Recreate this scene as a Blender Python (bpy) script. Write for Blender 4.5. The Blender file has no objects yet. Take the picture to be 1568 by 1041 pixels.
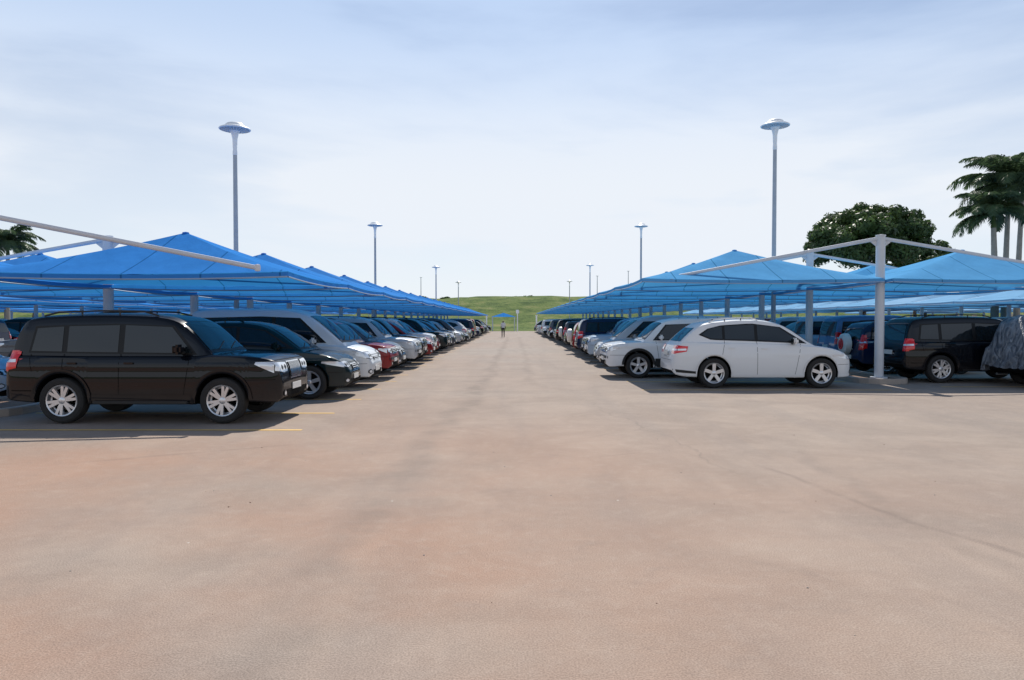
import bpy, bmesh, math, random
from mathutils import Vector, Matrix
from mathutils.bvhtree import BVHTree
random.seed(7)
R=random.random
def U(a,b): return a+(b-a)*R()
scene=bpy.context.scene
COL=scene.collection

# ------------------------------------------------------------------ materials
def new_mat(name):
    m=bpy.data.materials.new(name); m.use_nodes=True
    nt=m.node_tree; b=nt.nodes['Principled BSDF']
    return m,nt,b
def simple(name,col,rough=.5,metal=0,spec=.5,coat=0,noise=0,nscale=3,bump=0):
    m,nt,b=new_mat(name)
    b.inputs['Base Color'].default_value=(*col,1)
    b.inputs['Roughness'].default_value=rough
    b.inputs['Metallic'].default_value=metal
    b.inputs['Specular IOR Level'].default_value=spec
    b.inputs['Coat Weight'].default_value=coat
    b.inputs['Coat Roughness'].default_value=.03
    if noise or bump:
        tc=nt.nodes.new('ShaderNodeTexCoord')
        n=nt.nodes.new('ShaderNodeTexNoise'); n.inputs['Scale'].default_value=nscale; n.inputs['Detail'].default_value=6
        nt.links.new(tc.outputs['Object'],n.inputs['Vector'])
        if noise:
            mx=nt.nodes.new('ShaderNodeMix'); mx.data_type='RGBA'
            mx.inputs['A'].default_value=(*[c*(1-noise) for c in col],1)
            mx.inputs['B'].default_value=(*[min(1,c*(1+noise)) for c in col],1)
            nt.links.new(n.outputs['Fac'],mx.inputs['Factor'])
            nt.links.new(mx.outputs['Result'],b.inputs['Base Color'])
        if bump:
            bp=nt.nodes.new('ShaderNodeBump'); bp.inputs['Strength'].default_value=bump; bp.inputs['Distance'].default_value=.02
            nt.links.new(n.outputs['Fac'],bp.inputs['Height']); nt.links.new(bp.outputs['Normal'],b.inputs['Normal'])
    return m
def paint(name,col,metal=0.0,rough=.4):
    m,nt,b=new_mat(name)
    tc=nt.nodes.new('ShaderNodeTexCoord')
    n=nt.nodes.new('ShaderNodeTexNoise'); n.inputs['Scale'].default_value=2.2; n.inputs['Detail'].default_value=7
    nt.links.new(tc.outputs['Object'],n.inputs['Vector'])
    sep=nt.nodes.new('ShaderNodeSeparateXYZ'); nt.links.new(tc.outputs['Object'],sep.inputs[0])
    mr=nt.nodes.new('ShaderNodeMapRange'); mr.inputs[1].default_value=.25; mr.inputs[2].default_value=.7; mr.inputs[3].default_value=.16; mr.inputs[4].default_value=.0
    nt.links.new(sep.outputs['Z'],mr.inputs[0])
    mu=nt.nodes.new('ShaderNodeMath'); mu.operation='MULTIPLY'; nt.links.new(mr.outputs[0],mu.inputs[0]); nt.links.new(n.outputs['Fac'],mu.inputs[1])
    mx=nt.nodes.new('ShaderNodeMix'); mx.data_type='RGBA'
    mx.inputs['A'].default_value=(*col,1); mx.inputs['B'].default_value=(.22,.17,.14,1)
    nt.links.new(mu.outputs[0],mx.inputs['Factor']); nt.links.new(mx.outputs['Result'],b.inputs['Base Color'])
    b.inputs['Metallic'].default_value=metal
    b.inputs['Roughness'].default_value=rough
    b.inputs['Specular IOR Level'].default_value=.05
    b.inputs['Coat Weight'].default_value=.7
    b.inputs['Coat Roughness'].default_value=.03
    return m
P={'black':paint('paint_black',(.002,.003,.006)),
   'darkgreen':paint('paint_darkgreen',(.003,.016,.02)),
   'white':paint('paint_white',(.80,.80,.79)),
   'palesilver':paint('paint_palesilver',(.66,.69,.71),.25),
   'silver':paint('paint_silver',(.50,.52,.54),.45),
   'grey':paint('paint_grey',(.09,.10,.115),.4),
   'navy':paint('paint_navy',(.008,.02,.06)),
   'maroon':paint('paint_maroon',(.24,.012,.015)),
   'gold':paint('paint_gold',(.36,.31,.24),.4),
   'blue':paint('paint_blue',(.08,.18,.34),.3),
   'lightblue':paint('paint_lightblue',(.40,.50,.60),.3)}
M_glass=simple('car_glass',(.008,.012,.014),.03,0,.6,0)
M_black=simple('black_plastic',(.014,.014,.014),.55)
M_trim=simple('window_trim',(.005,.005,.005),.4,0,.3)
M_rub=simple('tyre_rubber',(.022,.021,.02),.85,noise=.3,nscale=12)
M_alloy=simple('alloy_wheel',(.66,.66,.67),.3,.7)
M_dark=simple('dark_cavity',(.005,.005,.005),.9,0,.1)
M_lamp=simple('headlamp_lens',(.72,.76,.80),.08,.25,.8,1)
M_red=simple('tail_lamp_red',(.75,.010,.012),.15,0,.6,.6)
M_amber=simple('amber_lens',(.8,.25,.02),.15)
M_chrome=simple('chrome',(.80,.81,.83),.15,.95)
M_plate=simple('number_plate',(.76,.76,.72),.4)
CARM=[P['black'],M_glass,M_black,M_trim,M_rub,M_alloy,M_dark,M_lamp,M_red,M_amber,M_chrome,M_plate]
(PAINT,GLASS,BLK,TRIM,RUB,ALLOY,DARK,LAMP,RED,AMB,CHR,PLATE)=range(12)

def obj_from(name,verts,faces,mats,fm=None,smooth=None):
    me=bpy.data.meshes.new(name+'_mesh'); me.from_pydata([tuple(v) for v in verts],[],faces)
    for m in mats: me.materials.append(m)
    if fm: me.polygons.foreach_set('material_index',fm)
    if smooth is not None:
        me.polygons.foreach_set('use_smooth',[True]*len(me.polygons)); me.set_sharp_from_angle(angle=math.radians(smooth))
    me.update()
    o=bpy.data.objects.new(name,me); COL.objects.link(o); return o

# ------------------------------------------------------------------ car builder
def pchip(pts):
    xs=[p[0] for p in pts]; ys=[p[1] for p in pts]; n=len(xs)
    h=[xs[i+1]-xs[i] for i in range(n-1)]; d=[(ys[i+1]-ys[i])/h[i] for i in range(n-1)]
    m=[0]*n; m[0]=d[0]; m[-1]=d[-1]
    for i in range(1,n-1):
        if d[i-1]*d[i]<=0: m[i]=0
        else:
            w1=2*h[i]+h[i-1]; w2=h[i]+2*h[i-1]; m[i]=(w1+w2)/(w1/d[i-1]+w2/d[i])
    def f(x):
        if x<=xs[0]: return ys[0]
        if x>=xs[-1]: return ys[-1]
        for i in range(n-1):
            if x<=xs[i+1]:
                t=(x-xs[i])/h[i]
                return ys[i]*(2*t**3-3*t*t+1)+h[i]*m[i]*(t**3-2*t*t+t)+ys[i+1]*(-2*t**3+3*t*t)+h[i]*m[i+1]*(t**3-t*t)
    return f

class Mesh:
    def __init__(s): s.v=[]; s.f=[]; s.m=[]
    def add(s,vs,fs,mat):
        o=len(s.v); s.v+= [Vector(v) for v in vs]
        for f in fs: s.f.append([i+o for i in f]); s.m.append(mat)
    def box(s,c,d,mat,bev=0,taper=1):
        bm=bmesh.new(); bmesh.ops.create_cube(bm,size=1)
        for v in bm.verts:
            v.co=Vector((v.co.x*d[0]*(taper if v.co.z>0 else 1),v.co.y*d[1]*(taper if v.co.z>0 else 1),v.co.z*d[2]))
        if bev: bmesh.ops.bevel(bm,geom=bm.edges[:],offset=bev,segments=2,affect='EDGES')
        bm.verts.index_update()
        s.add([v.co+Vector(c) for v in bm.verts],[[v.index for v in f.verts] for f in bm.faces],mat); bm.free()
    def tube(s,a,b,r0,r1,mat,n=10,cap=True):
        a=Vector(a);b=Vector(b); d=(b-a).normalized(); u=d.orthogonal().normalized(); w=d.cross(u)
        vs=[];fs=[]
        for k in range(n):
            t=2*math.pi*k/n; e=u*math.cos(t)+w*math.sin(t); vs.append(a+e*r0); vs.append(b+e*r1)
        for k in range(n):
            j=(k+1)%n; fs.append([2*k,2*j,2*j+1,2*k+1])
        if cap: fs.append([2*k for k in range(n)][::-1]); fs.append([2*k+1 for k in range(n)])
        s.add(vs,fs,mat)
    def lathe(s,c,prof,mat,n=28,axis='y',side=1):
        vs=[];fs=[]
        for k in range(n):
            t=2*math.pi*k/n
            for r,h in prof:
                if axis=='y': vs.append((c[0]+r*math.cos(t),c[1]+h*side,c[2]+r*math.sin(t)))
                elif axis=='x': vs.append((c[0]+h*side,c[1]+r*math.cos(t),c[2]+r*math.sin(t)))
                else: vs.append((c[0]+r*math.cos(t),c[1]+r*math.sin(t),c[2]+h))
        m=len(prof)
        for k in range(n):
            j=(k+1)%n
            for i in range(m-1): fs.append([k*m+i,j*m+i,j*m+i+1,k*m+i+1])
        s.add(vs,fs,mat)

def wheel(M,x,y,r,side,spokes=6,w=.24,style=0):
    c=(x,y,r); rr=r*.68
    h=w/2
    M.lathe(c,[(rr,h*.75),(rr*1.08,h),(r*.88,h*1.05),(r*.965,h*.9),(r,h*.6),(r,-h*.6),(r*.95,-h),(rr,-h)],RUB,32,'y',side)
    M.lathe(c,[(rr*1.03,h*.85),(rr,h*.93),(rr*.93,h*.86),(rr*.88,h*.2),(rr*.8,h*.1)],ALLOY,32,'y',side)
    M.lathe(c,[(rr*.95,h*.06),(.001,h*.05)],DARK,24,'y',side)
    M.lathe(c,[(rr*.62,h*.2),(rr*.62,h*.12)],BLK,20,'y',side)
    M.lathe(c,[(rr*.24,h*.3),(rr*.24,h*.78),(rr*.17,h*.86),(.001,h*.86)],ALLOY,14,'y',side)
    for k in range(spokes):
        t=2*math.pi*k/spokes+.3
        for dt in ((-.13,.13) if style==0 else (0,)):
            e=Vector((math.cos(t+dt*.6),0,math.sin(t+dt*.6))); e2=Vector((math.cos(t+dt*1.3),0,math.sin(t+dt*1.3)))
            p=Vector((-e.z,0,e.x))
            wa=rr*(.10 if style==0 else .15); wb=rr*(.085 if style==0 else .17)
            C=Vector(c); yy=Vector((0,side,0))
            A=C+e*rr*.15; B=C+e2*rr*.95
            vs=[A-p*wa+yy*h*.80,A+p*wa+yy*h*.80,B+p*wb+yy*h*.86,B-p*wb+yy*h*.86,
                A-p*wa+yy*h*.5,A+p*wa+yy*h*.5,B+p*wb+yy*h*.4,B-p*wb+yy*h*.4]
            M.add(vs,[[0,1,2,3],[4,7,6,5],[0,4,5,1],[1,5,6,2],[2,6,7,3],[3,7,4,0]],ALLOY)

def build_car(name,sp):
    L,W=sp['L'],sp['W']
    zb=pchip(sp['zb']); zr0=pchip(sp['zr']); wf=pchip(sp['w']); zl=pchip(sp['bot'])
    xr0,xr1=sp['zr'][0][0],sp['zr'][-1][0]
    def zr(x):
        if x<=xr0 or x>=xr1: return zb(x)
        return max(zb(x),zr0(x))
    rw=sp['rw']; Ra=rw+sp.get('gap',.065); wx=sp['wheels']; zc=rw+.015
    def bot(x):
        z=zl(x)
        for c in wx:
            d=abs(x-c)
            if d<Ra: z=max(z,zc+math.sqrt(Ra*Ra-d*d))
        return z
    xs=set()
    for p in sp['zb']+sp['zr']+sp['w']+sp['bot']: xs.add(round(p[0],4))
    k=0
    while k*.12<L: xs.add(round(k*.12,4)); k+=1
    for i in range(12): xs.add(round(L-.6*(i/12)**1.6,4)); xs.add(round(.5*(i/12)**1.6,4))
    for c in wx:
        for a in range(0,181,10):
            xs.add(round(c+Ra*.9999*math.cos(math.radians(a)),4))
        xs.add(round(c+Ra*1.003,4)); xs.add(round(c-Ra*1.003,4))
    xs=sorted(x for x in xs if 0<=x<=L)
    xx=[xs[0]]
    for x in xs[1:]:
        if x-xx[-1]>.0012: xx.append(x)
    xs=xx
    kt=sp.get('tum',.17); hb=sp.get('bulge',.035); cz=sp.get('crease',.93)
    def yw(x,z):
        w=wf(x); t=(z-.68)/.45
        return w*(1-hb*t*t*(1 if t>0 else .8))+.014*max(0,1-abs(z-cz)/.05)
    rows=[]
    for x in xs:
        b=bot(x); B=zb(x); r=zr(x); g=max(0,r-B); s=min(1,g/.12)
        if b>B-.04: b=B-.04
        pts=[(0,b),(max(.1,wf(x)-.3),b),(yw(x,b)-.02,b)]
        for t in (.03,.16,.30,.44,.56,.66,.74,.80,.86,.93): 
            z=b+(B-b)*t; pts.append((yw(x,z),z))
        yb=yw(x,B)-.025; pts.append((yb,B))
        g0=yb-.035; pts.append((g0,B+.012))
        g1=g0-kt*g
        for v in (.33,.66): pts.append((g0-kt*g*v,B+.012+(g-.08*s)*v))
        pts.append((g1,B+.012+g-.08*s)); pts.append((g1-.035,r-.028*s+.012)); pts.append((g1-.12,r+.014)); pts.append((g1*.5,r+.03)); pts.append((0,r+.036))
        rows.append(pts)
    M=Mesh(); n=len(rows[0]); V=[];F=[];mt=[]
    full=2*n-2
    for x,pts in zip(xs,rows):
        for y,z in pts: V.append((x-L/2,y,z))
        for y,z in pts[-2:0:-1]: V.append((x-L/2,-y,z))
    for i in range(len(xs)-1):
        for j in range(full):
            k2=(j+1)%full
            F.append([i*full+j,i*full+k2,(i+1)*full+k2,(i+1)*full+j])
            under = j in (0,1) or j>=full-2
            mt.append(DARK if under else PAINT)
    F.append([j for j in range(full)]); mt.append(PAINT)
    F.append([(len(xs)-1)*full+j for j in range(full)][::-1]); mt.append(PAINT)
    bvh=BVHTree.FromPolygons([Vector(v) for v in V],F)
    M.v=[Vector(v) for v in V]; M.f=F; M.m=mt
    def resample(pl,n):
        out=[]
        for i in range(n+1):
            t=i/n*(len(pl)-1); k=min(int(t),len(pl)-2); u=t-k
            out.append((pl[k][0]*(1-u)+pl[k+1][0]*u,pl[k][1]*(1-u)+pl[k+1][1]*u))
        return out
    def patch(mode,botp,topp,mat,off=.006,nx=10,ny=4,mirror=True):
        nx=max(nx,(len(botp)-1)*max(1,nx//(len(botp)-1)))
        A=resample(botp,nx);B=resample(topp,nx)
        for sg in ((1,-1) if mirror else (1,)):
            ids={};vs=[]
            for j in range(ny+1):
                for i in range(nx+1):
                    t=j/ny; a=A[i][0]*(1-t)+B[i][0]*t; c=A[i][1]*(1-t)+B[i][1]*t
                    if mode=='side': o=Vector((a-L/2,4*sg,c)); d=Vector((0,-sg,0))
                    elif mode=='front': o=Vector((8,a*sg,c)); d=Vector((-1,0,0))
                    elif mode=='rear': o=Vector((-8,a*sg,c)); d=Vector((1,0,0))
                    else: o=Vector((a-L/2,c*sg,5)); d=Vector((0,0,-1))
                    hit=bvh.ray_cast(o,d)
                    if hit[0] is None: continue
                    nn=hit[1]
                    if nn.dot(d)>0: nn=-nn
                    ids[(i,j)]=len(vs); vs.append(hit[0]+(nn*.6-d*.4)*off)
            fs=[]
            for j in range(ny):
                for i in range(nx):
                    q=[ids.get((i,j)),ids.get((i+1,j)),ids.get((i+1,j+1)),ids.get((i,j+1))]
                    if None in q: continue
                    pv=[vs[k] for k in q]
                    if max((pv[k]-pv[(k+1)%4]).length for k in range(4))>.45: continue
                    fs.append(q)
            M.add(vs,fs,mat)
    for bp,tp in sp['dlo']: patch('side',bp,tp,TRIM,.004,16,5)
    for bp,tp in sp['panes']: patch('side',bp,tp,GLASS,.009,8,4)
    x0,x1,y0,y1=sp['wind']
    patch('top',[(x0+.05,-y0-.03),(x0+.09,0),(x0+.05,y0+.03)],[(x1-.02,-y1-.02),(x1-.01,0),(x1-.02,y1+.02)],TRIM,.004,16,6,False)
    patch('top',[(x0,-y0),(x0+.04,0),(x0,y0)],[(x1,-y1),(x1+.01,0),(x1,y1)],GLASS,.009,16,6,False)
    for a in (-.45,.1):
        patch('top',[(x0+.02,a),(x0-.10,a+.5)],[(x0+.035,a),(x0-.085,a+.5)],BLK,.02,6,1,False)
    patch('top',[(x0+.12,y0-.06),(L-.35,y0-.14)],[(x0+.12,y0-.052),(L-.35,y0-.132)],DARK,.003,10,1)
    z0,z1,y0,y1=sp['rearglass']
    patch('rear',[(-y0,z0),(y0,z0)],[(-y1,z1),(y1,z1)],GLASS,.008,12,5,False)
    for c in wx:
        n=20
        inn=[];out=[]
        for i in range(n+1):
            a=math.radians(-8+196*i/n)
            inn.append((c+Ra*1.004*math.cos(a),zc+Ra*1.004*math.sin(a))); out.append((c+(Ra+sp['lip'])*math.cos(a),zc+(Ra+sp['lip'])*math.sin(a)))
        patch('side',inn,out,sp.get('lipmat',PAINT),.020,n,2)
    for sx in sp['seams']:
        patch('side',[(sx[0],sx[1]),(sx[0]+.009,sx[1])],[(sx[2],sx[3]),(sx[2]+.009,sx[3])],DARK,.002,1,10)
    zz=sp.get('sill')
    if zz: patch('side',[(wx[0]+Ra+.06,zz[0]),(wx[1]-Ra-.06,zz[0])],[(wx[0]+Ra+.06,zz[1]),(wx[1]-Ra-.06,zz[1])],zz[2],.012,16,2)
    for p in sp['patches']: patch(*p)
    for c in wx:
        for sg in (1,-1): wheel(M,c-L/2,sg*(W/2-.125),rw,sg,sp.get('spokes',6),.24,sp.get('style',0))
    for hx,hz in sp['handles']:
        for sg in (1,-1): M.box((hx-L/2,sg*(yw(hx,hz)+.012),hz),(.17,.03,.032),sp.get('handmat',PAINT),.008)
    mx,mz=sp['mirror']
    for sg in (1,-1):
        M.box((mx-L/2,sg*(wf(mx)+.065),mz),(.13,.24,.17),PAINT,.045)
        M.box((mx-L/2-.066,sg*(wf(mx)+.065),mz),(.01,.18,.12),GLASS,.003)
        M.box((mx-L/2,sg*(wf(mx)-.06),mz-.06),(.08,.12,.05),BLK,.01)
    if sp.get('rails'):
        a,b,y=sp['rails']; prev=None
        for i in range(9):
            x=a+(b-a)*i/8; zz2=zr(x)+.014+(.05 if 0<i<8 else .0)
            p=Vector((x-L/2,y,zz2))
            if prev is not None:
                for sg in (1,-1): M.tube((prev.x,prev.y*sg,prev.z),(p.x,p.y*sg,p.z),.016,.016,sp.get('railmat',BLK),6)
            prev=p
        for i in (0.33,.66):
            x=a+(b-a)*i
            for sg in (1,-1): M.tube((x-L/2,y*sg,zr(x)),(x-L/2,y*sg,zr(x)+.06),.014,.014,BLK,6)
    if sp.get('step'):
        a=wx[0]+Ra+.1-L/2; b=wx[1]-Ra-.1-L/2
        for sg in (1,-1): M.box(((a+b)/2,sg*(W/2-.03),.37),(b-a,.17,.05),BLK,.015)
    M.box((L/2+.012,0,sp['plz'][0]),(.012,.50,.115),PLATE,.003)
    M.box((-L/2-.012,0,sp['plz'][1]),(.012,.46,.13),PLATE,.003)
    if sp.get('spare'):
        M.lathe((-L/2-.02,0.05,.98),[(.001,.22),(.12,.225),(.27,.215),(.34,.17),(.36,.10),(.36,0),(.3,-.03)],PLATE,28,'x',-1)
        M.lathe((-L/2-.02,0.05,.98),[(.001,.232),(.17,.232),(.2,.225)],RED,20,'x',-1)
    M.box((0,0,.36),(L*.8,W*.6,.12),DARK)
    if sp.get('exh'): M.tube((-L/2+.02,.5,.33),(-L/2+.3,.5,.33),.035,.035,CHR,8)
    me=bpy.data.meshes.new(name); me.from_pydata([tuple(v) for v in M.v],[],M.f)
    for m in CARM: me.materials.append(m)
    me.polygons.foreach_set('material_index',M.m)
    bm=bmesh.new(); bm.from_mesh(me); bmesh.ops.remove_doubles(bm,verts=bm.verts,dist=.0004)
    bmesh.ops.recalc_face_normals(bm,faces=bm.faces); bm.to_mesh(me); bm.free()
    me.polygons.foreach_set('use_smooth',[True]*len(me.polygons)); me.set_sharp_from_angle(angle=math.radians(32))
    me.update(); return me

def std_lights(L,hz,tz,hy=(.46,.86),ty=(.68,.92),grille=(.36,.76,.98),gm=BLK,intake=(.5,.44,.56),slats=5,vert=False,wrap=.5,tl=.26):
    ps=[]
    a,b=hz
    ps.append(('front',[(hy[0],a+.02),((hy[0]+hy[1])/2,a),(hy[1],a+.04)],[(hy[0],b-.01),((hy[0]+hy[1])/2,b),(hy[1],b)],BLK,.006,10,5))
    ps.append(('front',[(hy[0]+.015,a+.035),((hy[0]+hy[1])/2,a+.015),(hy[1],a+.055)],[(hy[0]+.015,b-.025),((hy[0]+hy[1])/2,b-.015),(hy[1],b-.012)],LAMP,.012,10,5))
    ps.append(('side',[(L-wrap,b-.04),(L-.12,a+.02)],[(L-wrap+.02,b),(L-.12,b)],LAMP,.010,8,4))
    mid=(a+b)/2
    for yy in (hy[0]+.10,hy[0]+.25):
        ps.append(('front',[(yy-.045,mid-.01),(yy,mid-.05),(yy+.045,mid-.01)],[(yy-.045,mid+.01),(yy,mid+.05),(yy+.045,mid+.01)],TRIM,.016,6,2))
    gy,g0,g1=grille
    ps.append(('front',[(-gy+.03,g0),(gy-.03,g0)],[(-gy-.02,g1),(gy+.02,g1)],gm,.008,14,4,False))
    ps.append(('front',[(-gy+.05,g0+.02),(gy-.05,g0+.02)],[(-gy+.01,g1-.02),(gy-.01,g1-.02)],DARK,.013,14,4,False))
    if vert:
        for i in range(-5,6):
            yy=i*gy/6.2
            ps.append(('front',[(yy-.012,g0+.02),(yy+.012,g0+.02)],[(yy-.012,g1-.02),(yy+.012,g1-.02)],CHR,.024,1,3,False))
    else:
        for i in range(1,slats):
            z=g0+(g1-g0)*i/slats
            ps.append(('front',[(-gy+.04,z-.008),(gy-.04,z-.008)],[(-gy+.04,z+.008),(gy-.04,z+.008)],CHR,.022,12,1,False))
    iy,i0,i1=intake
    ps.append(('front',[(-iy,i0),(iy,i0)],[(-iy-.05,i1),(iy+.05,i1)],DARK,.008,12,3,False))
    yy=.66
    ps.append(('front',[(yy-.07,i0+.04),(yy,i0+.0),(yy+.07,i0+.04)],[(yy-.07,i0+.09),(yy,i0+.13),(yy+.07,i0+.09)],BLK,.010,6,3))
    ps.append(('front',[(yy-.045,i0+.05),(yy,i0+.025),(yy+.045,i0+.05)],[(yy-.045,i0+.08),(yy,i0+.105),(yy+.045,i0+.08)],LAMP,.016,6,3))
    ps.append(('front',[(-.8,g1+.03),(.8,g1+.03)],[(-.8,g1+.038),(.8,g1+.038)],DARK,.003,14,1,False))
    ps.append(('side',[(L-.62,a-.10),(L-.10,a-.10)],[(L-.62,a-.092),(L-.10,a-.092)],DARK,.003,8,1))
    a,b=tz
    ps.append(('rear',[(ty[0],a),(ty[1],a)],[(ty[0]+.01,b),(ty[1],b)],RED,.012,6,5))
    ps.append(('side',[(.02,a),(tl-.04,a+.06)],[(.07,b),(tl,b-.02)],RED,.014,8,6))
    ps.append(('side',[(.03,(a+b)/2-.03),(tl-.05,(a+b)/2-.02)],[(.04,(a+b)/2+.02),(tl-.05,(a+b)/2+.03)],LAMP,.019,6,1))
    ps.append(('rear',[(ty[0]+.02,(a+b)/2-.03),(ty[1],(a+b)/2-.03)],[(ty[0]+.02,(a+b)/2+.02),(ty[1],(a+b)/2+.02)],LAMP,.018,5,1))
    ps.append(('rear',[(-.78,.72),(.78,.72)],[(-.78,.728),(.78,.728)],DARK,.003,12,1,False))
    ps.append(('rear',[(-.3,.80),(.3,.80)],[(-.3,.83),(.3,.83)],CHR,.01,6,1,False))
    return ps

SUV=dict(L=4.8,W=1.89,crease=1.0,
 zb=[(0,.66),(.03,.84),(.07,1.08),(.25,1.16),(1.5,1.15),(3.3,1.15),(3.6,1.17),(4.2,1.15),(4.50,1.115),(4.66,1.065),(4.74,.97),(4.78,.80),(4.8,.62)],
 zr=[(.06,1.10),(.13,1.38),(.24,1.68),(.36,1.80),(.8,1.855),(1.7,1.88),(2.4,1.865),(2.78,1.82),(2.98,1.755),(3.64,1.16)],
 w=[(0,.78),(.04,.86),(.15,.915),(.5,.94),(1.2,.945),(3.8,.945),(4.3,.935),(4.58,.905),(4.72,.85),(4.78,.79),(4.8,.72)],
 bot=[(0,.52),(.06,.42),(.3,.38),(1.4,.33),(3.3,.33),(4.3,.38),(4.7,.36),(4.8,.44)],
 rw=.395,gap=.07,wheels=(1.03,3.80),lip=.06,
 dlo=[([(.42,1.22),(1.9,1.20),(3.34,1.185)],[(.50,1.68),(1.9,1.72),(2.92,1.685)])],
 panes=[([(.47,1.25),(1.0,1.24)],[(.54,1.64),(1.0,1.67)]),([(1.09,1.235),(1.97,1.225)],[(1.09,1.675),(1.97,1.695)]),([(2.07,1.225),(3.26,1.21)],[(2.07,1.695),(2.88,1.66)])],
 wind=(3.54,3.05,.76,.66),rearglass=(1.2,1.64,.70,.60),
 seams=[(1.06,.80,1.04,1.20),(2.02,.40,2.02,1.20),(3.12,.40,3.24,1.17),(.52,.9,.46,1.2)],
 sill=(.40,.50,PAINT),step=True,handles=[(1.22,1.04),(2.2,1.04)],mirror=(3.10,1.28),rails=(.6,2.6,.66),plz=(.60,.85),exh=True,
 patches=std_lights(4.8,(.85,1.06),(.90,1.26),hy=(.42,.86),grille=(.34,.74,1.05),gm=CHR,vert=True,ty=(.72,.90),wrap=.44,tl=.30))
SUV['patches']+= [('side',[(.0,.56),(.55,.56)],[(.0,.575),(.55,.575)],DARK,.003,6,1)]
SUV2=dict(SUV); SUV2.update(style=1,spokes=5,lipmat=BLK,sill=(.38,.62,BLK),lip=.07,rails=(.6,2.5,.64),railmat=CHR,
 zb=[(0,.60),(.03,.80),(.07,1.05),(.25,1.12),(1.5,1.12),(3.3,1.12),(3.6,1.13),(4.2,1.10),(4.55,1.05),(4.70,.97),(4.77,.80),(4.8,.62)],
 w=[(0,.78),(.04,.86),(.15,.915),(.5,.935),(1.2,.94),(3.8,.94),(4.3,.93),(4.62,.90),(4.75,.84),(4.8,.76)],
 patches=std_lights(4.8,(.82,.99),(.85,1.10),grille=(.42,.80,.99),gm=CHR,slats=4,ty=(.74,.90),wrap=.4)+[('front',[(-.84,.62),(.84,.62)],[(-.84,.70),(.84,.70)],BLK,.012,14,2,False)])
RX=dict(L=4.8,W=1.87,bulge=.045,crease=.90,tum=.22,
 zb=[(0,.64),(.05,.88),(.12,1.08),(.35,1.20),(1.5,1.18),(3.0,1.14),(3.6,1.11),(4.1,1.05),(4.45,.95),(4.66,.82),(4.77,.68),(4.8,.56)],
 zr=[(.14,1.10),(.40,1.36),(.70,1.60),(.86,1.68),(1.25,1.74),(1.8,1.785),(2.2,1.785),(2.6,1.745),(2.88,1.665),(3.76,1.10)],
 w=[(0,.72),(.05,.81),(.2,.89),(.6,.93),(1.2,.935),(3.6,.935),(4.1,.915),(4.45,.86),(4.68,.75),(4.8,.56)],
 bot=[(0,.46),(.08,.36),(.4,.30),(1.5,.28),(3.4,.28),(4.3,.28),(4.7,.30),(4.8,.38)],
 rw=.395,gap=.055,wheels=(1.08,3.90),lip=.035,
 dlo=[([(.70,1.40),(1.02,1.265),(2.0,1.235),(3.54,1.17)],[(.94,1.56),(1.3,1.65),(2.1,1.70),(2.86,1.605)])],
 panes=[([(.78,1.405),(1.02,1.30),(1.32,1.29)],[(.96,1.54),(1.12,1.595),(1.32,1.62)]),([(1.39,1.285),(2.17,1.265)],[(1.39,1.63),(2.17,1.665)]),([(2.25,1.26),(3.38,1.205)],[(2.25,1.665),(2.83,1.585)])],
 wind=(3.64,2.95,.72,.58),rearglass=(1.22,1.58,.66,.55),
 seams=[(1.29,.88,1.37,1.25),(2.21,.36,2.21,1.25),(3.20,.36,3.36,1.17)],
 sill=(.29,.36,PAINT),handles=[(1.54,1.05),(2.40,1.04)],mirror=(3.16,1.24),plz=(.50,.92),style=1,spokes=5,rails=(1.0,2.3,.60),railmat=PAINT,
 patches=std_lights(4.8,(.72,.88),(.90,1.12),hy=(.42,.82),ty=(.50,.84),grille=(.30,.62,.80),gm=CHR,slats=4,intake=(.5,.36,.46),wrap=.62,tl=.40))
RX['patches']+= [('side',[(.02,.42),(.60,.38)],[(.02,.50),(.62,.44)],BLK,.006,8,2)]
VAN=dict(L=4.75,W=1.75,bulge=.03,tum=.10,
 zb=[(0,.60),(.03,.9),(.07,1.08),(.3,1.12),(3.3,1.08),(3.9,1.05),(4.25,1.0),(4.5,.92),(4.66,.80),(4.75,.58)],
 zr=[(.06,1.08),(.12,1.5),(.22,1.82),(.4,1.91),(1.0,1.95),(2.4,1.95),(2.85,1.89),(3.15,1.79),(4.15,1.02)],
 w=[(0,.74),(.04,.82),(.15,.86),(.5,.875),(3.6,.875),(4.1,.865),(4.5,.81),(4.66,.74),(4.75,.60)],
 bot=[(0,.40),(.08,.32),(.4,.27),(3.4,.25),(4.3,.27),(4.68,.27),(4.75,.34)],
 rw=.33,gap=.05,wheels=(.95,3.75),lip=.02,
 dlo=[([(.25,1.19),(2.0,1.15),(3.65,1.12)],[(.34,1.74),(2.0,1.78),(2.98,1.74)])],
 panes=[([(.30,1.23),(1.15,1.21)],[(.38,1.70),(1.15,1.74)]),([(1.24,1.205),(2.28,1.18)],[(1.24,1.74),(2.28,1.745)]),([(2.37,1.18),(3.52,1.15)],[(2.37,1.745),(2.95,1.71)])],
 wind=(3.98,3.22,.68,.60),rearglass=(1.2,1.74,.68,.62),
 seams=[(1.18,.62,1.18,1.2),(2.33,.35,2.33,1.16),(3.25,.35,3.38,1.12)],handles=[(1.35,1.0),(2.5,.98)],mirror=(3.35,1.17),plz=(.46,.8),
 patches=std_lights(4.75,(.70,.90),(.9,1.35),hy=(.40,.78),ty=(.70,.84),grille=(.32,.66,.78),gm=CHR,slats=3,intake=(.45,.34,.44),wrap=.5))
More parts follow.
